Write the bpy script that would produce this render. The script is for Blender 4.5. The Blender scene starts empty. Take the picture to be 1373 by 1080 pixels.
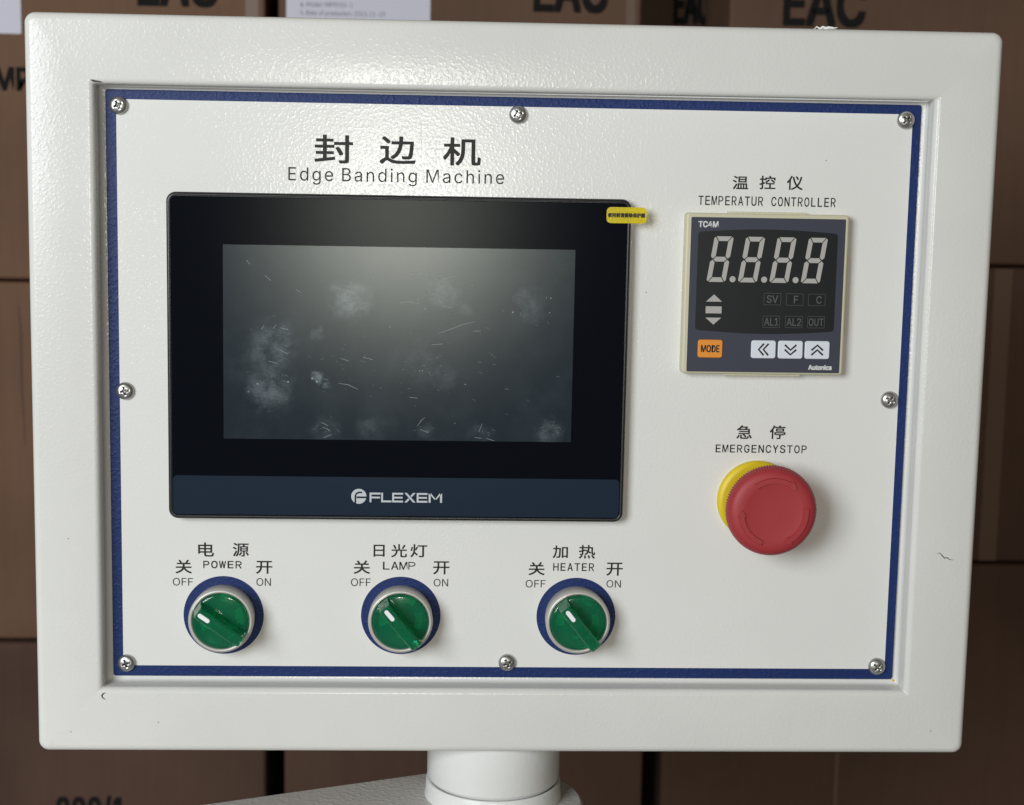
import bpy, bmesh, math, random
from mathutils import Vector, Matrix
random.seed(7)
S = bpy.context.scene
COL = S.collection
PI = math.pi

# All modelling below is in millimetres: x right, y up, z out of the panel
# towards the viewer.  W() turns that into Blender metres (Z up).
def W(x, y, z):
    return Vector((x, -z, y)) * 0.001

# ------------------------------------------------------------------ camera
cam = bpy.data.cameras.new('camera')
cob = bpy.data.objects.new('camera', cam); COL.objects.link(cob)
def _cam_matrix():
    a, b, c = -0.123781, -0.038872, 0.016822
    ca, sa, cb, sb, cc, sc = math.cos(a), math.sin(a), math.cos(b), math.sin(b), math.cos(c), math.sin(c)
    X = Matrix(((1,0,0),(0,ca,-sa),(0,sa,ca))); Y = Matrix(((cb,0,sb),(0,1,0),(-sb,0,cb))); Z = Matrix(((cc,-sc,0),(sc,cc,0),(0,0,1)))
    R = Y @ X @ Z
    T = Matrix(((1,0,0),(0,0,-1),(0,1,0)))
    m = (T @ R).to_4x4(); m.translation = W(-39.78, 81.93, 667.25)
    return m
cob.matrix_world = _cam_matrix()
cam.sensor_width = 36.0
cam.lens = 2011.5/1373*36.0
cam.shift_x = 41.12/1373
cam.shift_y = -8.08/1373
cam.clip_start = 0.01; cam.clip_end = 50
cam.dof.use_dof = True; cam.dof.focus_distance = 0.668; cam.dof.aperture_fstop = 13
S.camera = cob

# ------------------------------------------------------------------ light
wd = bpy.data.worlds.new('World'); S.world = wd; wd.use_nodes = True
bg = wd.node_tree.nodes['Background']
bg.inputs[0].default_value = (1.0, 0.82, 0.58, 1); bg.inputs[1].default_value = 0.12
def area(name, pos, target, size, size_y, power, color, spread=180):
    l = bpy.data.lights.new(name, 'AREA'); l.shape = 'RECTANGLE'; l.size = size; l.size_y = size_y
    l.energy = power; l.color = color; l.spread = math.radians(spread)
    o = bpy.data.objects.new(name, l); COL.objects.link(o)
    o.location = W(*pos)
    o.rotation_euler = (W(*target)-W(*pos)).to_track_quat('-Z', 'Y').to_euler()
    return o
area('daylight_opening', (-1050, 430, 1500), (0, 0, 0), 0.75, 0.8, 30, (0.92, 0.97, 1.0))
area('window_behind', (-90, 85, 2500), (-40, 80, 0), 0.14, 0.14, 11, (1.0, 0.985, 0.92))
S.view_settings.view_transform = 'Standard'; S.view_settings.look = 'None'
S.view_settings.exposure = 0; S.view_settings.gamma = 1
S.view_settings.use_curve_mapping = False
S.render.engine = 'CYCLES'
S.cycles.max_bounces = 8
S.cycles.use_denoising = True

# ------------------------------------------------------------------ materials
def mat(name, base, rough=0.5, metal=0.0, spec=0.5, coat=0.0, trans=0.0, ior=1.5):
    m = bpy.data.materials.new(name); m.use_nodes = True
    b = m.node_tree.nodes['Principled BSDF']
    b.inputs['Base Color'].default_value = (*base, 1); b.inputs['Roughness'].default_value = rough
    b.inputs['Metallic'].default_value = metal; b.inputs['Specular IOR Level'].default_value = spec
    b.inputs['Coat Weight'].default_value = coat; b.inputs['Transmission Weight'].default_value = trans
    b.inputs['IOR'].default_value = ior
    return m
def nt(m): return m.node_tree.nodes, m.node_tree.links, m.node_tree.nodes['Principled BSDF']
def noise(m, scale, detail=2, rough=0.5, vec=None, dims='3D'):
    n, l, b = nt(m)
    t = n.new('ShaderNodeTexNoise'); t.inputs['Scale'].default_value = scale
    t.inputs['Detail'].default_value = detail; t.inputs['Roughness'].default_value = rough
    if vec is None:
        tc = n.new('ShaderNodeTexCoord'); vec = tc.outputs['Object']
    l.new(vec, t.inputs['Vector'])
    return t
def ramp(m, fac, stops):
    n, l, b = nt(m)
    r = n.new('ShaderNodeValToRGB'); l.new(fac, r.inputs[0])
    e = r.color_ramp.elements
    while len(e) < len(stops): e.new(0.5)
    for k, (p, c) in enumerate(stops):
        e[k].position = p; e[k].color = (*c, 1) if len(c) == 3 else c
    return r
def bump(m, height, dist, strength=1.0, prev=None):
    n, l, b = nt(m)
    u = n.new('ShaderNodeBump'); u.inputs['Distance'].default_value = dist; u.inputs['Strength'].default_value = strength
    l.new(height, u.inputs['Height'])
    if prev: l.new(prev.outputs[0], u.inputs['Normal'])
    l.new(u.outputs[0], b.inputs['Normal'])
    return u
def math_node(m, op, a, b2=None, clamp=False):
    n, l, _ = nt(m)
    k = n.new('ShaderNodeMath'); k.operation = op; k.use_clamp = clamp
    for i, v in enumerate((a, b2)):
        if v is None: continue
        if hasattr(v, 'links'): l.new(v, k.inputs[i])
        else: k.inputs[i].default_value = v
    return k.outputs[0]

def powder_coat(name, base, rough=0.25, grain=620, amp=0.00010, specks=True, worn=0.04):
    """textured powder paint: small rounded grains, faint dirt, a few dark specks"""
    m = mat(name, base, rough, spec=0.28 if base[0] > .1 else 0.22)
    n, l, b = nt(m)
    big = noise(m, 9, 4, 0.6)
    dark = tuple(c*(1-worn*2) for c in base)
    r = ramp(m, big.outputs['Fac'], [(0.3, dark), (0.7, base)])
    colour = r.outputs[0]
    if specks:
        tc = n.new('ShaderNodeTexCoord'); sx = n.new('ShaderNodeSeparateXYZ'); cb = n.new('ShaderNodeCombineXYZ'); l.new(tc.outputs['Object'], sx.inputs[0])
        l.new(sx.outputs[0], cb.inputs[0]); l.new(sx.outputs[2], cb.inputs[1])
        v = n.new('ShaderNodeTexVoronoi'); v.voronoi_dimensions = '2D'; v.inputs['Scale'].default_value = 51; l.new(cb.outputs[0], v.inputs['Vector'])
        sep = n.new('ShaderNodeSeparateColor'); l.new(v.outputs['Color'], sep.inputs[0])
        pick = math_node(m, 'GREATER_THAN', sep.outputs[0], 0.965)
        near = math_node(m, 'LESS_THAN', v.outputs['Distance'], 0.016)
        f = math_node(m, 'MULTIPLY', math_node(m, 'MULTIPLY', pick, near), 0.7)
        mx = n.new('ShaderNodeMix'); mx.data_type = 'RGBA'; l.new(f, mx.inputs[0]); l.new(colour, mx.inputs[6])
        mx.inputs[7].default_value = (0.12, 0.09, 0.06, 1); colour = mx.outputs[2]
    l.new(colour, b.inputs['Base Color'])
    g1 = noise(m, grain, 1.0, 0.4); g2 = noise(m, grain*0.40, 1, 0.4)
    grains = n.new('ShaderNodeMapRange'); grains.interpolation_type = 'SMOOTHSTEP'
    grains.inputs[1].default_value = 0.42; grains.inputs[2].default_value = 0.80; l.new(g1.outputs['Fac'], grains.inputs[0])
    h = math_node(m, 'ADD', grains.outputs[0], math_node(m, 'MULTIPLY', g2.outputs['Fac'], 0.35))
    patch = ramp(m, noise(m, 16, 2).outputs['Fac'], [(0.35, (0.45,)*3), (0.65, (1,)*3)])
    h = math_node(m, 'MULTIPLY', h, patch.outputs[0])
    bump(m, h, amp, 1.0)
    return m

M = {}
M['frame'] = powder_coat('cream_powder_coat', (0.70, 0.696, 0.668), 0.21, 740, 0.000050)
M['white'] = powder_coat('white_panel_paint', (0.735, 0.732, 0.704), 0.19, 760, 0.000044, worn=0.02)
M['blue'] = powder_coat('blue_panel_paint', (0.012, 0.030, 0.128), 0.42, 740, 0.00014, specks=False, worn=0.08)
M['stand'] = powder_coat('stand_paint', (0.74, 0.745, 0.73), 0.3, 420, 0.000035)
M['arm'] = powder_coat('arm_paint', (0.60, 0.575, 0.54), 0.32, 420, 0.00016)
M['ink'] = mat('black_ink', (0.020, 0.019, 0.019), 0.45, spec=0.2)
g = noise(M['ink'], 560, 1.5); bump(M['ink'], g.outputs['Fac'], 0.00008)
M['black'] = mat('black_abs', (0.012, 0.012, 0.014), 0.32)
g = noise(M['black'], 2600, 1); bump(M['black'], g.outputs['Fac'], 0.00002)
M['strip'] = mat('navy_print', (0.016, 0.026, 0.043), 0.30)
M['silver'] = mat('silver_print', (0.50, 0.53, 0.56), 0.4)
M['beige'] = mat('beige_abs', (0.56, 0.53, 0.38), 0.45)
g = noise(M['beige'], 900, 2); bump(M['beige'], g.outputs['Fac'], 0.00002)
M['slate'] = mat('slate_overlay', (0.043, 0.047, 0.070), 0.5, spec=.3)
g = noise(M['slate'], 1800, 2); bump(M['slate'], g.outputs['Fac'], 0.00003)
M['window'] = mat('smoked_window', (0.009, 0.0105, 0.0125), 0.36, spec=.3)
M['segment'] = mat('unlit_segment', (0.40, 0.385, 0.36), 0.55)
M['faint'] = mat('faint_print', (0.085, 0.09, 0.095), 0.5)
M['faintbox'] = mat('indicator_well', (0.006, 0.007, 0.009), 0.4, spec=.3)
M['orange'] = mat('orange_key', (0.74, 0.26, 0.022), 0.5)
M['whitekey'] = mat('white_key', (0.66, 0.70, 0.76), 0.5)
M['print'] = mat('white_print', (0.62, 0.63, 0.62), 0.5)
M['red'] = mat('red_abs', (0.34, 0.027, 0.034), 0.55)
g = noise(M['red'], 1500, 2); bump(M['red'], g.outputs['Fac'], 0.000025)
M['yellow'] = mat('yellow_abs', (0.70, 0.53, 0.008), 0.45)
g = noise(M['yellow'], 900, 2); bump(M['yellow'], g.outputs['Fac'], 0.00004)
M['bezel'] = mat('satin_bezel', (0.50, 0.485, 0.45), 0.42, metal=0.35)
g = noise(M['bezel'], 300, 3); bump(M['bezel'], g.outputs['Fac'], 0.000006)
M['zinc'] = mat('zinc_screw', (0.47, 0.47, 0.46), 0.34, metal=0.95)
g = noise(M['zinc'], 700, 3); bump(M['zinc'], g.outputs['Fac'], 0.00003)
M['green'] = mat('green_lens', (0.028, 0.63, 0.32), 0.10, trans=0.88, ior=1.49)
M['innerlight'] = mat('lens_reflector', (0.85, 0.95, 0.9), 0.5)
M['innerdark'] = mat('lens_base_disc', (0.20, 0.30, 0.25), 0.5)  # darker base disc under the bright ribs inside the switch
M['marker'] = mat('white_marker', (0.85, 0.85, 0.86), 0.4)
M['tab'] = mat('yellow_film', (0.80, 0.66, 0.01), 0.25, trans=0.45, ior=1.2)
M['crack'] = mat('dark_crack', (0.05, 0.045, 0.04), 0.8)
M['stain'] = mat('yellow_stain', (0.62, 0.42, 0.06), 0.5)
M['flake'] = mat('white_flake', (0.8, 0.8, 0.78), 0.5)
M['scratch'] = mat('scratch_mark', (0.21, 0.24, 0.25), 0.4)
M['hair'] = mat('fine_scratch', (0.078, 0.094, 0.102), 0.4)

# glass of the touch screen: glossy black border
M['glass'] = mat('screen_glass', (0.004, 0.005, 0.008), 0.27, spec=0.16)
rr = ramp(M['glass'], noise(M['glass'], 30, 4).outputs['Fac'], [(0.3, (0.23,)*3), (0.75, (0.29,)*3)])
M['glass'].node_tree.links.new(rr.outputs[0], nt(M['glass'])[2].inputs['Roughness'])
g = noise(M['glass'], 2200, 2); bump(M['glass'], g.outputs['Fac'], 0.000003)

def sheen(m, rough, amount):
    """broad soft mirror lobe of a matt protective film"""
    n, l, b = nt(m); b.inputs['Specular IOR Level'].default_value = 0.0
    gl = n.new('ShaderNodeBsdfGlossy'); gl.distribution = 'BECKMANN'; gl.inputs['Roughness'].default_value = rough
    gl.inputs['Color'].default_value = (0.95, 1.0, 0.92, 1)
    mx = n.new('ShaderNodeMixShader'); mx.inputs[0].default_value = amount
    for q in b.inputs['Normal'].links: l.new(q.from_socket, gl.inputs['Normal'])
    l.new(b.outputs[0], mx.inputs[1]); l.new(gl.outputs[0], mx.inputs[2])
    l.new(mx.outputs[0], n['Material Output'].inputs['Surface'])
sheen(M['glass'], 0.20, 0.0032)
# matt display under a used protective film: fingerprints and grease
def display_material():
    m = mat('display_film', (0.021, 0.026, 0.034), 0.275, spec=0.40)
    n, l, b = nt(m)
    tc = n.new('ShaderNodeTexCoord'); P = tc.outputs['Object']
    cx, cy = -50.8, 22.2
    blobs = [(-72.7,42.3,11,.95),(-105.7,21.4,13,.55),(-108.2,0.8,12,.75),(-87.6,7.1,3.2,1.2),(-82,5.4,2.4,.8),(-86.6,26.4,3.2,.5),(-83.5,-16,8,.22),(-65.5,-15.5,5.5,.2),
             (-31.5,45,9,.5),(-22,38,5,.3),(6.2,40.5,8.5,.42),(-31.8,7.8,7,.30),(-42,14,13,.2),(16,-16,8,.65),(-38.3,-17.4,5,.28),(-14.2,-18,7,.2),(-112,12,16,.18),(-60,-14,10,.15)]
    wob = n.new('ShaderNodeTexNoise'); wob.inputs['Scale'].default_value = 95; wob.inputs['Detail'].default_value = 6; wob.inputs['Roughness'].default_value = .65; l.new(P, wob.inputs['Vector'])
    off = n.new('ShaderNodeVectorMath'); off.operation = 'MULTIPLY_ADD'
    l.new(wob.outputs['Color'], off.inputs[0]); off.inputs[1].default_value = (0.014,)*3
    l.new(P, off.inputs[2])
    total = None
    for (x, y, r, a) in blobs:
        d = n.new('ShaderNodeVectorMath'); d.operation = 'DISTANCE'; l.new(off.outputs[0], d.inputs[0])
        d.inputs[1].default_value = ((x-cx)*.001+.007, .007, (y-cy)*.001+.007)
        mr = n.new('ShaderNodeMapRange'); mr.interpolation_type = 'SMOOTHSTEP'
        mr.inputs[1].default_value = r*.0011; mr.inputs[2].default_value = r*.0002; mr.inputs[3].default_value = 0; mr.inputs[4].default_value = a
        l.new(d.outputs['Value'], mr.inputs[0])
        total = mr.outputs[0] if total is None else math_node(m, 'ADD', total, mr.outputs[0])
    mp = n.new('ShaderNodeMapping'); mp.inputs['Rotation'].default_value = (0, 0.35, 0); mp.inputs['Scale'].default_value = (1, 1, 2.6)
    l.new(P, mp.inputs[0])
    streak = noise(m, 520, 5, 0.7, mp.outputs[0]); grease = noise(m, 60, 4, 0.6)
    tex = ramp(m, streak.outputs['Fac'], [(0.34, (0.45,)*3), (0.74, (1,)*3)])
    mask = math_node(m, 'MULTIPLY', total, tex.outputs[0])
    lump = ramp(m, noise(m, 150, 4, 0.62).outputs['Fac'], [(0.36, (0.12,)*3), (0.60, (1,)*3)])
    mask = math_node(m, 'MULTIPLY', math_node(m, 'MULTIPLY', mask, lump.outputs[0]), 0.95)
    veil = ramp(m, grease.outputs['Fac'], [(0.45, (0,)*3), (0.8, (0.07,)*3)])
    mask = math_node(m, 'ADD', mask, veil.outputs[0], True)
    mx = n.new('ShaderNodeMix'); mx.data_type = 'RGBA'; l.new(mask, mx.inputs[0])
    mx.inputs[6].default_value = (0.017, 0.025, 0.034, 1); mx.inputs[7].default_value = (0.17, 0.205, 0.225, 1)
    l.new(mx.outputs[2], b.inputs['Base Color'])
    g = noise(m, 1500, 2, 0.6); bump(m, g.outputs['Fac'], 0.000006)
    return m
M['display'] = display_material(); sheen(M['display'], 0.218, 0.0185)
sheen(M['strip'], 0.25, 0.008)

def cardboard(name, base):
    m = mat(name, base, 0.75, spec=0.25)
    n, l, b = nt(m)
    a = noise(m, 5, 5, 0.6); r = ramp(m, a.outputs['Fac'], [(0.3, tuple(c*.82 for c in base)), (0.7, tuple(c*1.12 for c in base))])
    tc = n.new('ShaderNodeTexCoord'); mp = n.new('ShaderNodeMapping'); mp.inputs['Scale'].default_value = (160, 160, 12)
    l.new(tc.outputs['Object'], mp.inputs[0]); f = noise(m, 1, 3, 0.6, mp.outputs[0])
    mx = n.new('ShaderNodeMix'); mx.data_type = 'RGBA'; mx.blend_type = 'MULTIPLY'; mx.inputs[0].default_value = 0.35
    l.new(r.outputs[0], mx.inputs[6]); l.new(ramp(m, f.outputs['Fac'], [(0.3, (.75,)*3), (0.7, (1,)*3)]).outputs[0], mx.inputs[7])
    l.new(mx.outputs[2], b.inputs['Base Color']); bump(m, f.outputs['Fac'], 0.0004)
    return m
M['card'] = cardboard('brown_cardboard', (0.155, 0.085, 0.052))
M['card_shaded'] = cardboard('shaded_cardboard', (0.095, 0.053, 0.037))  # same brown cardboard, with the shade on low and right cartons put into its colour
M['card_half_shaded'] = cardboard('half_shaded_cardboard', (0.122, 0.068, 0.044))  # in-between copy of the brown cardboard, some shade put into its colour
M['tape'] = mat('packing_tape', (0.125, 0.073, 0.048), 0.45)
M['paper'] = mat('label_paper', (0.60, 0.60, 0.70), 0.7)
M['cardink'] = mat('carton_ink', (0.012, 0.011, 0.011), 0.8, spec=0.1)
M['paperink'] = mat('paper_ink', (0.10, 0.10, 0.14), 0.7)
M['wall'] = mat('dark_wall', (0.06, 0.066, 0.085), 0.9); g = noise(M['wall'], 30, 4); bump(M['wall'], g.outputs['Fac'], 0.002)
M['floor'] = mat('concrete', (0.22, 0.21, 0.20), 0.8)
fr = ramp(M['floor'], noise(M['floor'], 6, 6).outputs['Fac'], [(0.3, (.17, .165, .16)), (0.7, (.25, .24, .23))])
M['floor'].node_tree.links.new(fr.outputs[0], nt(M['floor'])[2].inputs['Base Color'])

# ------------------------------------------------------------------ builders
ORG = {}                                     # world origin (mm) of every object
def empty(name, org, label, cat, group=None):
    o = bpy.data.objects.new(name, None); COL.objects.link(o); o.empty_display_size = 0.02
    o.location = W(*org); ORG[o] = Vector(org)
    o['label'] = label; o['category'] = cat
    if group: o['group'] = group
    return o
class MB:
    """collects mm geometry with material slots"""
    def __init__(s): s.v = []; s.f = []; s.m = []; s.sm = []; s.mats = []
    def slot(s, m):
        if m not in s.mats: s.mats.append(m)
        return s.mats.index(m)
    def add(s, verts, faces, m, smooth=False):
        k = len(s.v); s.v += [tuple(v) for v in verts]; i = s.slot(m)
        for f in faces: s.f.append([k+q for q in f]); s.m.append(i); s.sm.append(smooth)
    def build(s, name, parent=None, org=None, label=None):
        if org is None:
            c = [[v[k] for v in s.v] for k in range(3)]
            org = [(min(q)+max(q))/2 for q in c]
        org = Vector(org)
        me = bpy.data.meshes.new(name)
        me.from_pydata([W(*(Vector(v)-org)) for v in s.v], [], s.f)
        for m in s.mats: me.materials.append(m)
        for p, i, q in zip(me.polygons, s.m, s.sm): p.material_index = i; p.use_smooth = q
        bm = bmesh.new(); bm.from_mesh(me); bmesh.ops.recalc_face_normals(bm, faces=bm.faces) if s.fix else None
        bm.to_mesh(me); bm.free(); me.update()
        o = bpy.data.objects.new(name, me); COL.objects.link(o)
        o.location = W(*(org - (ORG[parent] if parent else Vector((0,0,0)))))
        if parent: o.parent = parent
        ORG[o] = org
        if label: o['label'] = label
        return o
    fix = True
def rring(x0, x1, y0, y1, z, r, n=6):
    r = max(min(r, (x1-x0)/2-1e-4, (y1-y0)/2-1e-4), 1e-3); P = []
    for cx, cy, a0 in ((x1-r, y1-r, 0), (x0+r, y1-r, 90), (x0+r, y0+r, 180), (x1-r, y0+r, 270)):
        for k in range(n+1):
            a = math.radians(a0+90*k/n); P.append((cx+r*math.cos(a), cy+r*math.sin(a), z))
    return P
def stack(mb, rings, m, cap0=True, cap1=True, smooth=True, close=True):
    n = len(rings[0]); V = [p for r in rings for p in r]; F = []
    for i in range(len(rings)-1):
        for k in range(n):
            F.append([i*n+k, i*n+(k+1) % n, (i+1)*n+(k+1) % n, (i+1)*n+k])
    mb.add(V, F, m, smooth)
    if cap0: mb.add(rings[0], [list(range(n))[::-1]], m)
    if cap1: mb.add(rings[-1], [list(range(n))], m)
def rbox(mb, x0, x1, y0, y1, z0, z1, m, r=1.0, bev=0.5, n=6, nb=3):
    """rounded-rectangle block with a rounded front edge"""
    R = [rring(x0, x1, y0, y1, z0, r, n)]
    for k in range(nb+1):
        a = PI/2*k/nb; i = bev*(1-math.cos(a)); R.append(rring(x0+i, x1-i, y0+i, y1-i, z1-bev+bev*math.sin(a), max(r-i, .05), n))
    stack(mb, R, m)
def lathe(mb, cx, cy, prof, m, n=96, cap=True, smooth=True, mod=None):
    rings = []
    for j, (r, z) in enumerate(prof):
        rings.append([(cx+(r+(mod(j, k, n) if mod else 0))*math.cos(2*PI*k/n), cy+(r+(mod(j, k, n) if mod else 0))*math.sin(2*PI*k/n), z) for k in range(n)])
    stack(mb, rings, m, cap, cap, smooth)
def prism(mb, pts, z0, z1, m, smooth=False):
    n = len(pts)
    stack(mb, [[(x, y, z0) for x, y in pts], [(x, y, z1) for x, y in pts]], m, True, True, smooth)
def flat(mb, pts, z, m): mb.add([(x, y, z) for x, y in pts], [list(range(len(pts)))], m)
def stroke(mb, pts, w, z, m, taper=False, h=0.02):
    """thin raised ribbon along a polyline"""
    L = []; Rr = []
    for i, (x, y) in enumerate(pts):
        a = pts[max(i-1, 0)]; b = pts[min(i+1, len(pts)-1)]
        dx, dy = b[0]-a[0], b[1]-a[1]; d = math.hypot(dx, dy) or 1
        ww = w/2
        if taper: ww *= max(0.12, math.sin(PI*(i+.5)/len(pts)))
        L.append((x-dy/d*ww, y+dx/d*ww, z)); Rr.append((x+dy/d*ww, y-dx/d*ww, z))
    n = len(pts)
    mb.add(L+Rr, [[i, n+i, n+i+1, i+1] for i in range(n-1)], m)
try:                                        # Blender's own bundled grotesque; the built-in font otherwise
    SANS = bpy.data.fonts.load(bpy.utils.system_resource('DATAFILES', path='fonts') + '/Inter.woff2')
except Exception:
    SANS = None
def text_mesh(body, space=1.0, word=1.0):
    c = bpy.data.curves.new('lettering', 'FONT'); c.body = body; c.space_character = space; c.space_word = word
    c.resolution_u = 4
    if SANS and all(ord(q) < 256 for q in body): c.font = SANS
    o = bpy.data.objects.new('lettering', c); COL.objects.link(o)
    dg = bpy.context.evaluated_depsgraph_get(); dg.update()
    me = bpy.data.meshes.new_from_object(o.evaluated_get(dg))
    V = [tuple(v.co) for v in me.vertices]; F = [list(p.vertices) for p in me.polygons]
    bpy.data.objects.remove(o); bpy.data.curves.remove(c); bpy.data.meshes.remove(me)
    return V, F
def text(mb, body, cx, cy, w, h, z, m, bold=0.0, space=1.0, word=1.0, cap=None, basis=None, mono=0):
    """lettering fitted to a w x h box centred on (cx,cy); with cap = cap height, basis = baseline y;
    bold = extra stroke width in mm; mono = every letter in a cell of its own, this share of it filled"""
    if mono:
        n = len(body); cell = w/(n-1+mono)
        for i, ch in enumerate(body):
            if ch == ' ': continue
            k = {'I': .35, 'M': 1.08, 'W': 1.1, 'L': .9, 'E': .92, 'T': 1.0, 'F': .9}.get(ch, 1)
            if ch in 'PR':
                gw = cell*mono*.95; gx = cx-w/2+cell*(mono/2+i)-gw/2; y0 = cy-h/2; st = .36+bold; a = st/2
                q = lambda u, v: (gx+a+u*(gw-st), y0+a+v*(h-st))
                stroke(mb, [(gx+a, y0), (gx+a, y0+h)], st, z, m)
                rr = .27; P = [q(0, 1), q(.5, 1)]+[q(.5+.5*math.sin(PI*k/12), 1-rr+rr*math.cos(PI*k/12)) for k in range(1, 12)]+[q(.5, 1-2*rr), q(0, 1-2*rr)]
                stroke(mb, P, st, z+.02, m)
                if ch == 'R': stroke(mb, [q(.5, .46), (gx+gw-a*.8, y0)], st, z+.04, m)
                continue
            hh = h*1.03 if ch in 'COGSU' else h
            text(mb, ch, cx-w/2+cell*(mono/2+i), cy, cell*mono*k, hh, z, m, bold)
        return
    V, F = text_mesh(body, space, word)
    x0 = min(v[0] for v in V); x1 = max(v[0] for v in V); y0 = min(v[1] for v in V); y1 = max(v[1] for v in V)
    sx = (w-bold)/(x1-x0)
    if cap:
        sy = cap/max(v[1] for v in text_mesh('E')[0]); P = [(cx+(v[0]-(x0+x1)/2)*sx, basis+v[1]*sy, z) for v in V]
    else:
        sy = (h-bold)/(y1-y0); P = [(cx+(v[0]-(x0+x1)/2)*sx, cy+(v[1]-(y0+y1)/2)*sy, z) for v in V]
    if bold == 0: mb.add(P, F, m); return
    for i, (a, b) in enumerate(((-1, -1), (1, -1), (1, 1), (-1, 1), (0, 0))):
        mb.add([(x+a*bold/2, y+b*bold/2, q+.02*i) for x, y, q in P], F, m)
def setp(o, **k):
    for a, b in k.items(): o[a] = b
    return o
def copy_tree(o, parent=None, shift=(0, 0, 0)):
    c = o.copy(); COL.objects.link(c); c.parent = parent
    if parent is None or parent is o.parent: c.location = o.location + W(*shift)
    ORG[c] = ORG[o] + Vector(shift)
    for ch in list(o.children):
        k = ch.copy(); COL.objects.link(k); k.parent = c; ORG[k] = ORG[ch]+Vector(shift)
    return c

# ------------------------------------------------------------------ setting
FLOOR = -950.0
mb = MB(); mb.add([(-2500, FLOOR, -1300), (2500, FLOOR, -1300), (2500, FLOOR, 2600), (-2500, FLOOR, 2600)], [[0, 3, 2, 1]], M['floor'])
setp(mb.build('floor'), kind='structure')
mb = MB(); mb.add([(-2500, FLOOR, -1150), (2500, FLOOR, -1150), (2500, 1400, -1150), (-2500, 1400, -1150)], [[0, 1, 2, 3]], M['wall'])
setp(mb.build('wall'), kind='structure')

# ------------------------------------------------------------------ cartons in the back
def carton(x0, x1, y0, y1, zf, depth, label, m='card', bev=2.5, flap=None):
    t = empty('carton', ((x0+x1)/2, y0, zf-depth/2), label, 'carton', 'cardboard cartons stacked behind the control box')
    mb = MB()
    R = []
    for i, z in ((bev, zf-depth), (0, zf-depth+bev), (0, zf-bev), (bev*.4, zf-bev*.3), (bev, zf)):
        R.append(rring(x0+i, x1-i, y0+i, y1-i, z, 3, 3))
    stack(mb, R, M[m], smooth=False)
    mb.build('body', t)
    return t
ZB = -520
t = carton(-600, -165, 22, 340, ZB, 420, 'brown carton at upper left, white paper label above the letters MP')
mb = MB(); rbox(mb, -440, -350.8, 209.7, 300, ZB+.05, ZB+.5, M['paper'], 1, .1); mb.build('paper_label', t)
mb = MB(); text(mb, 'MP9030-1', -323, 0, 98, 0, ZB+.3, M['cardink'], 1.6, cap=16.5, basis=167.5); mb.build('lettering', t)
mb = MB(); text(mb, 'EAC', -231.5, 0, 62, 0, ZB+.3, M['cardink'], 2.6, cap=31, basis=234); mb.build('lettering', t)
mb = MB(); rbox(mb, -180, -170, 24, 338, ZB+.05, ZB+.35, M['tape'], .5, .1); mb.build('tape_strip', t)
t = carton(-600, -165, -268, 20, ZB-2, 420, 'brown carton in the middle of the left stack, beside the control box left edge')
mb = MB(); stroke(mb, [(-358, 2), (-356.5, -20), (-357, -60), (-355, -110)], 1.6, ZB-1.8, M['card_shaded'], True); mb.build('crease', t)
t = carton(-600, -165, FLOOR, -270, ZB+2, 420, 'dark brown bottom carton of the left stack, number ending in 1 low on its front', 'card_shaded')
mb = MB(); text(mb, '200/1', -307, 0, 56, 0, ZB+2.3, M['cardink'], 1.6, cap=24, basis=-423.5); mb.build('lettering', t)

t = carton(-155, 126, -60, 340, ZB, 420, 'brown carton with a printed paper label and letters EAC, above the screen', 'card_half_shaded')
mb = MB(); rbox(mb, -148.8, -38, 225.2, 310, ZB+.05, ZB+.5, M['paper'], 1, .1); lab = mb.build('paper_label', t)
mb = MB()
text(mb, '4. Model: MP9030-1', -118, 0, 40, 0, ZB+.6, M['paperink'], .0, cap=3.3, basis=235)
text(mb, '5. Date of production: 2021.11-19', -105.5, 0, 65, 0, ZB+.6, M['paperink'], .0, cap=3.3, basis=228.6)
mb.build('lettering', lab)
mb = MB(); text(mb, 'EAC', 70.5, 0, 58, 0, ZB+.3, M['cardink'], 2.6, cap=31, basis=236); mb.build('lettering', t)
mb = MB(); rbox(mb, 114, 121, -58, 338, ZB+.05, ZB+.35, M['tape'], .5, .1); mb.build('tape_strip', t)
t = carton(-150, 145, FLOOR, -62, ZB+1, 420, 'dark brown bottom carton of the middle stack, seen below the box beside the post', 'card_shaded')

t = carton(195, 620, 45, 340, ZB, 108, 'brown carton with large black EAC at the upper right, above the right stack', 'card_half_shaded')
mb = MB(); text(mb, 'EAC', 269, 0, 65, 0, ZB+.3, M['cardink'], 2.6, cap=31, basis=229.5); mb.build('lettering', t)
t = carton(140, 560, -190, 340, ZB-125, 340, 'shadowed carton set back in the gap left of the upper right carton', 'card_shaded')
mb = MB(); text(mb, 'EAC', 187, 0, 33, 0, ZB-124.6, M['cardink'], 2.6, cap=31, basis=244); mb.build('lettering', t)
t = carton(162, 620, -197, 43, ZB+1, 118, 'brown carton in the middle of the right stack, tape strip down its front', 'card_shaded')
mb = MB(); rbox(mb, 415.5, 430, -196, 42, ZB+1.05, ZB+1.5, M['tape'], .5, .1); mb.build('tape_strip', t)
t = carton(160, 620, FLOOR, -199, ZB+2, 420, 'very dark bottom carton of the right stack, below the control box corner', 'card_shaded')
mb = MB(); rbox(mb, 305, 308, -900, -202, ZB+2.05, ZB+2.4, M['tape'], .5, .1); mb.build('tape_strip', t)

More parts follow.
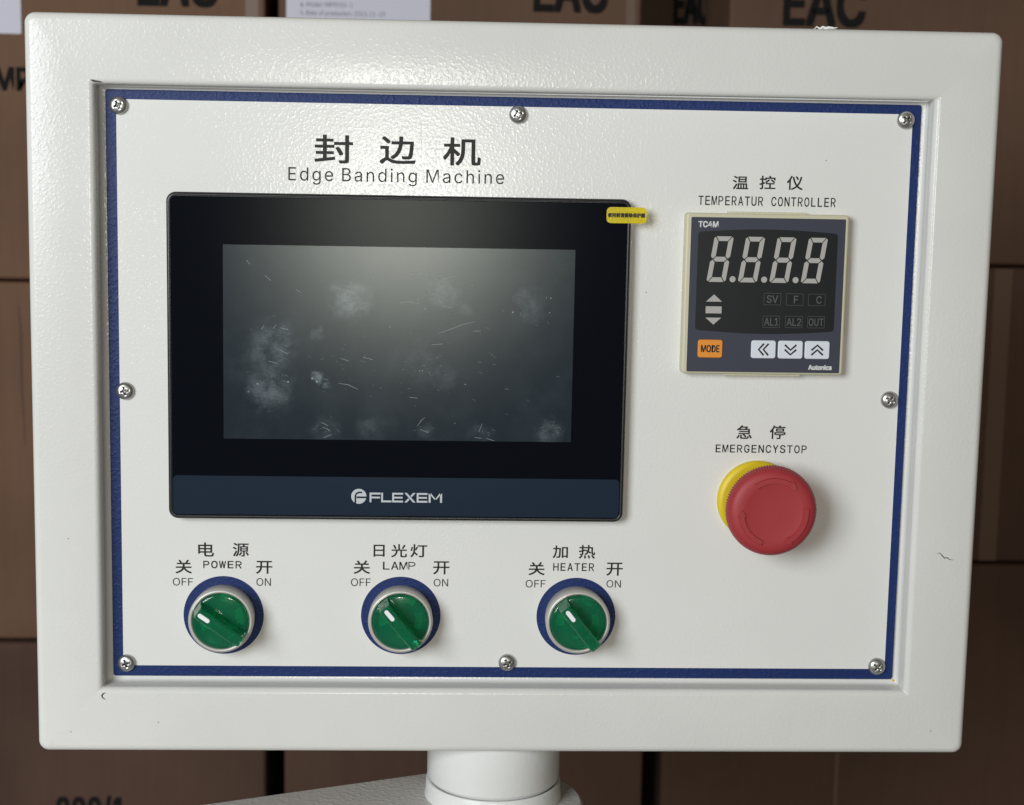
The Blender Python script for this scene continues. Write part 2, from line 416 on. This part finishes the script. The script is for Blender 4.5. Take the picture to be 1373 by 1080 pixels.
# ------------------------------------------------------------------ stand under the box
st = empty('machine_stand', (-4, FLOOR, -27), 'pale painted swivel post and arm under the control box', 'stand')
mb = MB(); lathe(mb, -4, -27, [(29, -190), (31.5, -187.4), (31.8, -186.9), (31.8, -164.3)], M['stand'], 96)
mb.v = [(x, z, y) for x, y, z in mb.v]; mb.build('post', st)
mb = MB(); lathe(mb, -4, -27, [(34, -199), (33, -197.2), (32.5, -194), (32.3, -189.2), (31.9, -188.6), (29.5, -190)], M['stand'], 96)
mb.v = [(x, z, y) for x, y, z in mb.v]; mb.build('collar', st)
# arm plate with a rounded hub end; runs left and forward
mb = MB(); c = Vector((-4, -19)); d = Vector((-.934, .357)); nrm = Vector((.357, .934)); P = []
for k in range(25):
    a = -PI/2+PI*k/24; q = c - d*43*math.cos(a) + nrm*43*math.sin(a); P.append(q)
P.append(c + d*420 + nrm*43); P.append(c + d*420 - nrm*43)
R = [[(p.x, y, p.y) for p in [c2 + (p-c2)*s for p in P]] for (y, s, c2) in ((-240, 1, c), (-199, 1, c), (-197.4, .985, c), (-197, .96, c))]
stack(mb, R, M['arm']); mb.build('arm', st)
mb = MB(); lathe(mb, -4-.934*370, -19+.357*370, [(40, FLOOR+1), (40, -240.5)], M['arm'], 48); mb.v = [(x, z, y) for x, y, z in mb.v]; mb.build('column', st)
mb = MB(); stack(mb, [rring(24, 39, -207, -199.5, -14, 1.5), rring(24, 39, -207, -199.5, 8, 1.5)], M['stand']); mb.build('clamp_lug', st)

# ------------------------------------------------------------------ control box
box = empty('control_box', (0, -164, -30), 'cream metal control box with blue bordered panel, touch screen, switches and red stop button', 'control box')
X0, X1, Y0, Y1 = -211.7, 211.4, -164.0, 162.5          # outer outline
OX0, OX1, OY0, OY1 = -183.2, 183.2, -135.0, 133.5     # opening
mb = MB(); R = []
def outer(i, z, r): R.append(rring(X0+i, X1-i, Y0+i, Y1-i, z, r, 8))
def inner(e, z, r): R.append(rring(OX0-e, OX1+e, OY0-e*1.0, OY1+min(e, .0)*.75+max(e, 0), z, r, 8))
outer(8, -70, 3); outer(1, -70, 4); outer(0, -69, 4)
for k in range(7):
    a = PI/2*k/6; outer(3.6*(1-math.cos(a)), 5.4+3.6*math.sin(a), 5.0-2.2*k/6)
for k in range(7):
    a = PI/2*k/6; inner(1.6-2.6*math.sin(a), 6.4+2.6*math.cos(a), 1.0)
inner(-1.3, 1.2, .8)
for k in range(4):
    a = PI/2*k/3; inner(-1.3-1.5*(1-math.cos(a)), 1.2-2.4*math.sin(a), .8)
inner(-9, -1.2, .8)
stack(mb, R, M['frame'], True, False)
enc = mb.build('enclosure', box)
# paint defects of the enclosure
mb = MB(); stroke(mb, [(193.6, -69.6), (195, -69), (196.2, -70.2), (197.4, -71.4), (198.6, -71.2), (199.6, -72), (201.6, -72.3)], .5, 9.04, M['crack'], True); mb.build('scuff', enc)
mb = MB(); stroke(mb, [(-180.9, -136.2), (-181.9, -136.6), (-182.6, -137.6), (-182.2, -138.6), (-180.9, -139.4)], .75, 9.03, M['crack'], True)
mb.build('paint_crack', enc); mb = MB(); stroke(mb, [(-183.8, 134.6), (-182.4, 133.9), (-179, 133.5)], .9, 8.9, M['crack'], True); mb.build('paint_crack', enc)
mb = MB(); stroke(mb, [(179.6, -131.6), (180.8, -132.8), (182.3, -134.2)], 1.6, -1.0, M['stain'], True, 0); mb.build('rust_stain', enc)
mb = MB(); V = []
for k in range(9):
    V.append((128+k*1.3, 162.3+abs(math.sin(k*1.7))*1.1, 3.5+math.cos(k*2.1)*.8))
stroke(mb, [(v[0], v[1]) for v in V], 1.1, 5.5, M['flake'], True); mb.build('paint_flake', enc)

# panel plate with blue painted border and ring marks
mb = MB(); rbox(mb, -179.25, 179.25, -131.2, 131.2, -1.15, 0, M['blue'], 1.2, .35)
pan = mb.build('face_panel', box)
mb = MB(); stack(mb, [rring(-174.6, 175.3, -126.2, 127.0, .015, .4, 3), rring(-174.6, 175.3, -126.2, 127.0, .08, .4, 3)], M['white'], smooth=False); mb.build('white_face', pan)
SW = [(-129.15, -102.5), (-48.9, -102.2), (31.2, -102.1)]
for (x, y) in SW:
    mb = MB(); lathe(mb, x, y, [(18.1, .085), (18.1, .13)], M['blue'], 96, smooth=False); mb.build('blue_ring', pan)
ZT = 0.16
def letter(label, items):
    mb = MB()
    for it in items:
        body, x, y, w, h = it[:5]; k = it[5] if len(it) > 5 else {}
        text(mb, body, x, y, w, h, ZT, M['ink'], **k)
    mb.build('lettering', pan, label=label)
B = dict(bold=.17); TB = dict(bold=.42)
letter('large black Chinese title above the screen', [('封', -80.31, 107.24, 16.84, 12.38, TB), ('边', -52.35, 107.18, 15.85, 12.05, TB), ('机', -24.16, 107.14, 16.65, 12.20, TB)])
letter('black words Edge Banding Machine under the title', [('Edge Banding Machine', -52.75, 0, 94.7, 0, dict(cap=5.75, basis=93.35, space=1.16, word=.62))])
letter('Chinese heading of the temperature controller', [('温', 99.54, 95.79, 6.96, 5.86, B), ('控', 111.62, 96.05, 7.2, 5.97, B), ('仪', 123.85, 96.08, 7.18, 6.2, B)])
letter('black words TEMPERATUR CONTROLLER', [('TEMPERATUR CONTROLLER', 111.8, 87.75, 61.5, 4.05, dict(mono=.76, bold=.10))])
letter('Chinese heading of the stop button', [('急', 105.55, -15.95, 6.97, 6.18, B), ('停', 120.76, -15.84, 7.16, 6.26, B)])
letter('black word EMERGENCYSTOP', [('EMERGENCYSTOP', 113.55, -23.55, 41.8, 3.6, dict(mono=.76, bold=.12))])
letter('Chinese heading of the power switch', [('电', -136.95, -72.21, 7.09, 6.49, B), ('源', -121.35, -72.18, 7.24, 6.29, B)])
letter('black word POWER', [('POWER', -129.61, -79.1, 17.39, 3.41, dict(mono=.80, bold=.16))])
letter('black Chinese off and OFF', [('关', -147.04, -80.15, 7.36, 6.34, B), ('OFF', -147.41, -87.17, 9.08, 3.56)])
letter('black Chinese on and ON', [('开', -110.85, -80.23, 7.36, 5.97, B), ('ON', -111.08, -87.02, 6.53, 3.6)])
letter('Chinese heading of the lamp switch', [('日', -59.02, -72.14, 4.99, 5.59, B), ('光', -49.99, -72.06, 7.13, 6.08, B), ('灯', -41.07, -71.99, 7.61, 6.08, B)])
letter('black word LAMP', [('LAMP', -49.92, -79.01, 14.98, 3.67, dict(mono=.86, bold=.10))])
letter('black Chinese off and OFF', [('关', -66.76, -79.8, 7.49, 6.23, B), ('OFF', -67.18, -86.82, 8.92, 3.64)])
letter('black Chinese on and ON', [('开', -30.73, -79.83, 7.39, 6.1, B), ('ON', -30.81, -86.74, 6.58, 3.54)])
letter('Chinese heading of the heater switch', [('加', 23.32, -71.96, 6.95, 5.86, B), ('热', 35.53, -71.86, 7.47, 6.35, B)])
letter('black word HEATER', [('HEATER', 29.6, -79, 18.73, 3.65, dict(mono=.76, bold=.12))])
letter('black Chinese off and OFF', [('关', 12.7, -79.87, 7.42, 6.12, B), ('OFF', 12.35, -86.91, 9.1, 3.55)])
letter('black Chinese on and ON', [('开', 48.36, -79.84, 7.45, 6.13, B), ('ON', 48.14, -86.69, 6.64, 3.46)])

# pan-head screws with a real cross recess
def screw_mesh():
    mb = MB(); lathe(mb, 0, 0, [(3.95, 0), (3.95, .7), (3.8, 1.25), (3.35, 1.8), (2.6, 2.2), (1.5, 2.45), (.5, 2.52)], M['zinc'], 48)
    o = mb.build('screw', org=(0, 0, 0))
    cb = MB()
    for a in (0, PI/2):
        pts = [(-2.05, -.42), (2.05, -.42), (2.05, .42), (-2.05, .42)]; pb = [(-.9, -.3), (.9, -.3), (.9, .3), (-.9, .3)]
        ro = lambda p: (p[0]*math.cos(a)-p[1]*math.sin(a), p[0]*math.sin(a)+p[1]*math.cos(a))
        k = 0 if a == 0 else .013
        stack(cb, [[(*ro(p), .5+k) for p in pb], [(*ro(p), 3+k) for p in pts]], M['zinc'], smooth=False)
    cut = cb.build('cutter', org=(0, 0, 0))
    bo = o.modifiers.new('cross', 'BOOLEAN'); bo.operation = 'DIFFERENCE'; bo.solver = 'EXACT'; bo.use_self = True; bo.object = cut
    dg = bpy.context.evaluated_depsgraph_get(); dg.update()
    me = bpy.data.meshes.new_from_object(o.evaluated_get(dg))
    bpy.data.objects.remove(o); bpy.data.objects.remove(cut)
    return me
sme = screw_mesh()
spot = [(-173.4, 124.3, 25), (.2, 123.6, 20), (172.1, 124.5, 48), (-172.1, -.5, 12), (171.1, -.4, 58), (-173, -125, 20), (0, -123.9, 24), (171.5, -124.8, 50)]
for x, y, a in spot:
    s = bpy.data.objects.new('screw', sme); COL.objects.link(s); s.parent = box
    s.location = W(x, y, .1)-W(*ORG[box]); s.rotation_euler = (random.uniform(-.03, .03), math.radians(-a), random.uniform(-.03, .03))

# ------------------------------------------------------------------ touch screen
HX0, HX1, HY0, HY1 = -152.65, 50.75, -56.95, 87.6
mb = MB(); R = [rring(HX0, HX1, HY0, HY1, .2, 4.2, 8)]
for i, z in ((0, 4.6), (.25, 5.5), (.8, 6.0), (1.45, 6.0), (1.6, 5.85)): R.append(rring(HX0+i, HX1-i, HY0+i, HY1-i, z, 4.2-i*.8, 8))
stack(mb, R, M['black']); ts = mb.build('touch_screen', box)
mb = MB(); stack(mb, [rring(HX0+1.75, HX1-1.75, HY0+1.75, HY1-1.75, 5.86, 2.6, 8), rring(HX0+1.75, HX1-1.75, HY0+1.75, HY1-1.75, 6.0, 2.6, 8), rring(HX0+2.0, HX1-2.0, HY0+2.0, HY1-2.0, 6.08, 2.4, 8)], M['glass']); mb.build('glass_border', ts)
mb = MB(); stack(mb, [rring(-128, 26.3, -20.5, 65.1, 6.085, .15, 2), rring(-128, 26.3, -20.5, 65.1, 6.12, .15, 2)], M['display'], smooth=False); disp = mb.build('display', ts, org=(-50.8, 22.2, 6.1))
mb = MB(); stack(mb, [rring(HX0+2.1, HX1-2.1, HY0+2.2, -37.3, 6.085, 2.0, 4), rring(HX0+2.1, HX1-2.1, HY0+2.2, -37.3, 6.11, 2.0, 4)], M['strip'], smooth=False); mb.build('brand_strip', ts)
# scratches and dust on the film
mb = MB()
def sp(zx, zy, side): # positions measured on the film
    return (-127.9+(zx-40)/3.857*.326, 65.1-(zy-28)/3.857*.326) if side == 0 else (-127.9+(530-299.3+zx/3.857)*.3265, 64.9-(zy-45)/3.857*.326)
for side, pts in ((0, [(160,108),(178,128)]), (0, [(255,185),(284,210)]), (0, [(415,255),(440,270)]), (0, [(600,235),(650,250),(712,268),(740,295)]), (0, [(735,318),(785,324)]),
                  (0, [(765,604),(815,616)]), (0, [(650,612),(690,624)]), (0, [(638,742),(690,750),(740,774)]), (0, [(330,570),(372,592)]), (0, [(275,630),(320,642)]), (0, [(235,465),(250,445)]), (0, [(298,460),(312,440)]),
                  (0, [(335,455),(375,465)]), (0, [(550,950),(585,968)]), (0, [(555,975),(595,992)]), (0, [(560,1030),(600,1015)]),
                  (1, [(20,330),(70,325),(125,332)]), (1, [(220,490),(290,465),(350,440),(420,423)]), (1, [(190,548),(250,543)]), (1, [(405,474),(445,472)]), (1, [(120,980),(140,950),(160,932)]), (1, [(445,1005),(462,962)]),
                  (1, [(485,1040),(525,1052)]), (1, [(425,1036),(460,1040)]), (1, [(240,345),(300,354)]), (1, [(205,210),(260,200),(312,190)]), (1, [(70,183),(145,178)]), (1, [(80,826),(120,830)]), (1, [(135,995),(180,1012)])):
    stroke(mb, [sp(x, y, side) for x, y in pts], .24, 6.14, M['scratch'], True)
for side, x, y, r in ((0,712,262,.5),(0,215,750,1.0),(0,375,738,1.0),(0,168,793,.6),(0,500,718,1.3),(0,525,735,1.1),(1,118,313,.55),(1,155,362,.9),(1,208,330,.6),(1,398,236,.6),(1,612,372,1.0),(1,785,295,.5),(1,808,296,.7),(1,805,372,.6),(1,130,686,.6),(1,145,686,.6),(1,370,755,.7),(1,505,597,.5),(1,318,962,.5),(1,222,616,.5),(0,905,443,.5)):
    px, py = sp(x, y, side); n = 7
    flat(mb, [(px+r*.55*random.uniform(.5, 1.2)*math.cos(2*PI*k/n), py+r*.45*random.uniform(.5, 1.2)*math.sin(2*PI*k/n)) for k in range(n)], 6.15, M['scratch'])
rs = random.Random(3)
for cx, cy, rx, ry, n in ((-72.7, 43, 9, 7, 22), (-105.7, 22, 9, 9, 22), (-108, 2, 10, 8, 20), (-31.5, 45, 10, 8, 26), (6, 40, 9, 7, 12), (-84, -16, 7, 4, 12), (-38, -17, 5, 3, 8), (16, -16, 7, 4, 14), (-75, 12, 14, 10, 14), (-35, 10, 16, 14, 16), (-50, 22, 70, 38, 40), (-14, -17, 7, 3, 8)):
    for k in range(n):
        px, py = cx+rs.gauss(0, rx*.55), cy+rs.gauss(0, ry*.55); a = math.radians(rs.gauss(-14, 26)); L = rs.uniform(.5, 2.2); c = rs.uniform(-.25, .25)
        if not (-127 < px-L and px+L < 25.5 and -19.5 < py-L and py+L < 64): continue
        stroke(mb, [(px+(t-.5)*L*math.cos(a)-c*L*4*(t-.5)**2*math.sin(a), py+(t-.5)*L*math.sin(a)+c*L*4*(t-.5)**2*math.cos(a)) for t in (0, .2, .4, .6, .8, 1)], rs.uniform(.1, .3), 6.135, M['hair'], True)
mb.build('scratch_marks', disp.parent)
# brand mark: round emblem and wide letters
mb = MB(); zl = 6.13; m = M['silver']; ex, ey, er = -68.1, -46.0, 3.4
flat(mb, [(ex+er*math.cos(2*PI*k/48), ey+er*math.sin(2*PI*k/48)) for k in range(48)], zl, m)
cutp = [(ex-1.5, ey-3.6), (ex-1.5, ey+.3), (ex-1.1, ey+1.2), (ex-.2, ey+1.75), (ex+1.5, ey+1.8)]
stroke(mb, cutp, .75, zl+.02, M['strip']); stroke(mb, [(ex-1.0, ey-.45), (ex+3.6, ey-.45)], .8, zl+.02, M['strip'])
def poly_letter(x, w, parts, h=4.35, y=-48.6):
    for p in parts: flat(mb, [(x+a*w, y+b*h) for a, b in p], zl, m)
bar = lambda a, b, c, d: [(a, b), (c, b), (c, d), (a, d)]
F_ = [bar(0, 0, .17, 1), bar(.17, .8, 1, 1), bar(.17, .40, .95, .58)]
L_ = [bar(0, 0, .17, 1), bar(.17, 0, 1, .19)]
E_ = [bar(0, 0, .17, 1), bar(.17, .81, 1, 1), bar(.17, .41, .96, .59), bar(.17, 0, 1, .19)]
X_ = [[(0, 1), (.22, 1), (1, 0), (.78, 0)], [(0, 0), (.22, 0), (.46, .31), (.35, .45)], [(.54, .69), (.65, .55), (1, 1), (.78, 1)]]
M_ = [bar(0, 0, .15, 1), bar(.85, 0, 1, 1), [(0, 1), (.16, 1), (.56, .3), (.44, .3)], [(.84, 1), (1, 1), (.56, .3), (.44, .3)]]
for ch, x, w in ((F_, -63.3, 4.9), (L_, -58.1, 4.6), (E_, -53.2, 4.85), (X_, -47.75, 5.0), (E_, -42.25, 4.8), (M_, -36.9, 6.0)):
    poly_letter(x, w, ch)
mb.build('brand_mark', ts)
# yellow pull tab of the protective film
mb = MB(); R = rring(39.6, 57.2, 77.1, 84.1, 0, 1.9, 6)
def bend(p, dz): x, y, z = p; return (x, y, 6.25+dz+z+(x-39.6)*.035)
Rt = [bend(p, .16) for p in R]; Rb = [bend(p, 0) for p in R]
stack(mb, [Rb, Rt], M['tab'], smooth=False)
n0 = len(mb.v); text(mb, '使用前请撕除保护膜', 48.3, 80.6, 16.4, 2.0, 0, M['ink'], .18)
for i in range(n0, len(mb.v)): mb.v[i] = bend(mb.v[i], .2)
mb.build('film_tab', ts)

# ------------------------------------------------------------------ temperature controller
CX0, CX1, CY0, CY1 = 75.0, 147.6, 11.0, 82.25
mb = MB(); rbox(mb, CX0, CX1, CY0, CY1, .2, 5.9, M['beige'], 1.6, .9)
rbox(mb, 94, 128.6, CY1-.5, CY1+.75, .2, 4.6, M['beige'], .4, .3); rbox(mb, 93.8, 128.8, CY0-.8, CY0+.5, .2, 4.6, M['beige'], .4, .3)
rbox(mb, CX1-.5, CX1+.8, 29, 64, .2, 4.4, M['beige'], .4, .3)
tc = mb.build('temperature_controller', box)
mb = MB(); stack(mb, [rring(77.2, 145.9, 12.0, 80.4, 5.92, .5, 3), rring(77.2, 145.9, 12.0, 80.4, 6.12, .5, 3)], M['slate'], smooth=False); mb.build('faceplate', tc)
def curved(x0, x1, y0, y1, sag, r=1.6):
    P = []
    for cx, cy, a0 in ((x1-r, y1-r, 0), (x0+r, y1-r, 90), (x0+r, y0+r, 180), (x1-r, y0+r, 270)):
        for k in range(7):
            a = math.radians(a0+15*k); P.append((cx+r*math.cos(a), cy+r*math.sin(a)))
        if a0 == 0: P += [(x1-r-(x1-x0-2*r)*k/16, y1+sag*math.sin(PI*k/16)) for k in range(1, 16)]
        if a0 == 180: P += [(x0+r+(x1-x0-2*r)*k/16, y0-sag*math.sin(PI*k/16)) for k in range(1, 16)]
    return P
mb = MB(); prism(mb, curved(80.4, 142.6, 30.5, 74.1, 1.3), 6.13, 6.2, M['window']); mb.build('display_window', tc)
def digit(xb, xt, y0, y1, w):
    mb = MB(); H = y1-y0; t = 2.05; g = .27; hm = H/2
    sh = lambda x, y: (xb+x+(xt-xb)*y/H, y0+y)
    def seg(pts): flat(mb, [sh(*p) for p in pts], 6.24, M['segment'])
    c = t*.62
    seg([(c*.5+g, H), (w-c*.5-g, H), (w-t-g, H-t), (t+g, H-t)][::-1])
    seg([(c*.5+g, 0), (w-c*.5-g, 0), (w-t-g, t), (t+g, t)])
    mid = t*.52
    seg([(t*.5+g, hm), (t+g, hm-mid), (w-t-g, hm-mid), (w-t*.5-g, hm), (w-t-g, hm+mid), (t+g, hm+mid)])
    for lo, hi, up in ((hm, H, 1), (0, hm, 0)):
        for side in (0, 1):
            e = lambda x: x if side == 0 else w-x
            if up: P = [(0, lo+t*.45+g), (t*.45, lo+g), (t, lo+mid+g), (t, hi-t-g), (c*.5, hi-g), (0, hi-.8)]
            else: P = [(0, hi-t*.45-g), (t*.45, hi-g), (t, hi-mid-g), (t, lo+t+g), (c*.5, lo+g), (0, lo+.8)]
            P = [(e(x), y) for x, y in P]
            seg(P if side == 0 else P[::-1])
    return mb
for xb, xt, dot in ((84.7, 87.75, 96.35), (98.7, 101.75, 110.45), (112.75, 115.75, 124.5), (126.8, 129.75, None)):
    mb = digit(xb, xt, 52.0, 72.1, 8.5)
    if dot: flat(mb, [(dot+1.35*math.cos(2*PI*k/24), 53.3+1.35*math.sin(2*PI*k/24)) for k in range(24)], 6.24, M['segment'])
    mb.build('digit', tc)
mb = MB(); flat(mb, [(84.9, 43.25), (92.0, 43.25), (88.4, 46.45)], 6.24, M['segment']); flat(mb, [(84.85, 38.05), (91.95, 38.05), (91.95, 41.15), (84.85, 41.15)], 6.24, M['segment'])
flat(mb, [(88.5, 33.05), (91.9, 36.15), (84.85, 36.15)], 6.24, M['segment']); mb.build('deviation_mark', tc)
for s, x, y, w in (('SV', 114.5, 44.75, 5.1), ('F', 125.1, 44.7, 2.0), ('C', 135.4, 44.7, 2.4), ('AL1', 114.4, 34.65, 6.4), ('AL2', 124.5, 34.7, 6.5), ('OUT', 134.5, 34.75, 6.6)):
    bx = {'F': 124.5, 'C': 134.4}.get(s, x)
    mb = MB(); a = (bx-3.75, bx+3.75, y-2.55, y+2.55)
    flat(mb, [(a[0], a[2]), (a[1], a[2]), (a[1], a[3]), (a[0], a[3])], 6.215, M['faintbox'])
    for q in (((a[0], a[2]), (a[1], a[2])), ((a[1], a[2]), (a[1], a[3])), ((a[1], a[3]), (a[0], a[3])), ((a[0], a[3]), (a[0], a[2]))): stroke(mb, list(q), .13, 6.225, M['faint'])
    text(mb, s, x, y, w, 3.4, 6.235, M['faint'], .08); mb.build('indicator', tc)
def key(x0, x1, m): mb = MB(); rbox(mb, x0, x1, 18.3, 26.35, 6.0, 6.75, M[m], 1.1, .35); return mb
mb = key(81.9, 92.95, 'orange'); text(mb, 'MODE', 87.4, 22.35, 8.3, 3.3, 6.77, M['ink'], .22); mb.build('mode_button', tc)
def chev(mb, cx, cy, rot):
    for k in (-1, 1):
        P = [(-2.6, -1.15+k*1.05), (0, 1.15+k*1.05), (2.6, -1.15+k*1.05)]
        P = [(cx+x*math.cos(rot)-y*math.sin(rot), cy+x*math.sin(rot)+y*math.cos(rot)) for x, y in P]
        stroke(mb, P, .85, 6.77, M['ink'])
for x0, x1, r in ((105.8, 116.85, PI/2), (117.85, 129.0, PI), (129.9, 141.05, 0)):
    mb = key(x0, x1, 'whitekey'); chev(mb, (x0+x1)/2, 22.3, r); mb.build('arrow_button', tc)
mb = MB(); text(mb, 'TC4M', 84.8, 77.3, 8.9, 2.75, 6.14, M['print'], .25); mb.build('lettering', tc)
mb = MB(); text(mb, 'Autonics', 137.2, 14.5, 10.7, 2.3, 6.14, M['print'], .32); mb.build('lettering', tc)

# ------------------------------------------------------------------ emergency stop
ex, ey = 112.1, -46.6
mb = MB(); lathe(mb, ex+.2, ey-.4, [(18.1, .2), (18.1, 2.0), (17.4, 3.0), (15.5, 3.4), (12, 3.5)], M['yellow'], 96)
es = mb.build('emergency_stop', box)
hx, hy = 114.6, -48.0
prof = [(11.5, 3.4), (11.5, 13), (17.0, 14.2), (19.0, 15.4), (19.7, 17), (19.85, 19.5), (19.7, 21.3), (19.2, 23.0), (18.3, 24.2), (17.0, 24.9), (15.4, 25.15), (13.4, 25.2), (12.2, 25.1), (11.2, 24.95), (5, 24.8), (.3, 24.8)]
def knurl(j, k, n): return (0.0, 0, 0, .05, .26, .3, .28, .16)[j]*(1 if (k//2) % 2 else -1) if j < 8 else 0
mb = MB(); lathe(mb, hx, hy, prof, M['red'], 400, mod=knurl)
def zt(r):
    for (r0, z0), (r1, z1) in zip(prof[6:], prof[7:]):
        if r1 <= r <= r0: return z0+(z1-z0)*(r0-r)/(r0-r1)
    return 26
def dome_patch(P2):   # raised piece following the dome: list of (angle, r)
    pass
def arc_arrow(a0, a1):
    n = 28; r0, r1, h = 13.1, 15.4, .75; V = []; F = []
    A = [math.radians(a0+(a1-a0)*k/n) for k in range(n+1)]
    for a in A:
        for r, z in ((r0-.15, zt(r0)-.15), (r0+.1, zt(r0)+h), (r1-.1, zt(r1)+h), (r1+.15, zt(r1)-.15)): V.append((hx+r*math.cos(a), hy+r*math.sin(a), z))
    for k in range(n):
        for q in range(3): F.append([k*4+q, k*4+q+1, (k+1)*4+q+1, (k+1)*4+q])
    F += [[0, 1, 2, 3], [n*4+3, n*4+2, n*4+1, n*4]]
    mb.add(V, F, M['red'], False)
    a = A[-1]; t = math.radians(-13); T = [(a, 12.3), (a, 16.3), (a+t, 14.3)]
    top = [(hx+r*math.cos(b), hy+r*math.sin(b), zt(r)+h) for b, r in T]; bot = [(hx+r*math.cos(b), hy+r*math.sin(b), zt(r)-.15) for b, r in T]
    mb.add(top+bot, [[0, 1, 2], [0, 3, 4, 1], [1, 4, 5, 2], [2, 5, 3, 0]], M['red'], False)
arc_arrow(126, 60); arc_arrow(8, -58); arc_arrow(-110, -172)
mb.build('button_head', es)

# ------------------------------------------------------------------ selector switches
def selector():
    x, y = 0, 0
    mb = MB()
    lathe(mb, x, y, [(14.2, .15), (14.25, 1.0), (14.35, 1.5), (14.6, 9.2), (14.5, 10.2), (14.1, 10.8), (13.5, 10.95), (12.95, 10.8), (12.75, 10.3), (12.7, 3.0), (.4, 3.0)], M['bezel'], 96)
    b = mb.build('selector_switch', None, org=(x, y, 0))
    # reflector and ribs seen through the lens
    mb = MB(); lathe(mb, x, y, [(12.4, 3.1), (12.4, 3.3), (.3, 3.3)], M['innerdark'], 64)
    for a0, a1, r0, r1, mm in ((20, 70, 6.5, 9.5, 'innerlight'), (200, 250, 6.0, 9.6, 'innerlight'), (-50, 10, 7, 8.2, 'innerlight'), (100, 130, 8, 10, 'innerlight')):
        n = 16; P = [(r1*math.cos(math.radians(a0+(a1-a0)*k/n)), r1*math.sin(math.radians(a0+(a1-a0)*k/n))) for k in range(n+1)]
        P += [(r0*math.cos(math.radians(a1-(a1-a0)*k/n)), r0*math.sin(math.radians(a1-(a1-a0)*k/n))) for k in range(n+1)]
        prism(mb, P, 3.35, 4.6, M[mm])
    mb.build('reflector', b)
    # green lens: disc with a raised grip bar, one closed surface
    mb = MB()
    lathe(mb, x, y, [(12.55, 5.2), (12.55, 10.9), (12.2, 11.5), (11.4, 11.7), (.4, 11.9)], M['green'], 96)
    hw = 2.65
    def sec(s, top, w, zb=11.2): return [(s, -w*1.12, zb), (s, -w, top-.7), (s, -w*.78, top), (s, w*.78, top), (s, w, top-.7), (s, w*1.12, zb)]
    # cross sections along the bar; sloped nose at the marker end
    secs = [sec(-12.5, 12.4, hw*.95), sec(-12.2, 14.0, hw), sec(-11.0, 20.0, hw), sec(-10.4, 20.8, hw), sec(0, 21.0, hw), sec(9, 20.8, hw), sec(11.4, 20.6, hw*.97), sec(12.3, 19.6, hw*.85), sec(12.6, 12.5, hw*.8)]
    stack(mb, secs, M['green'], smooth=False)
    k = mb.build('knob', b)
    mb = MB(); P = []
    for i in range(17):
        a = PI/2+PI*i/16; P.append((-9.3+.95*math.cos(a), .95*math.sin(a)))
    for i in range(17):
        a = -PI/2+PI*i/16; P.append((-5.3+.95*math.cos(a), .95*math.sin(a)))
    prism(mb, P, 20.7, 21.15, M['marker']); mk = mb.build('marker', b)
    return b
proto = selector()
for i, ((x, y), ang) in enumerate(zip(SW, (-35, -50, -51.5))):
    o = proto if i == 0 else copy_tree(proto)
    o.parent = box; o.location = W(x, y, 0)-W(*ORG[box]); ORG[o] = Vector((x, y, 0))
    o.rotation_euler = (0, -math.radians(ang), 0)
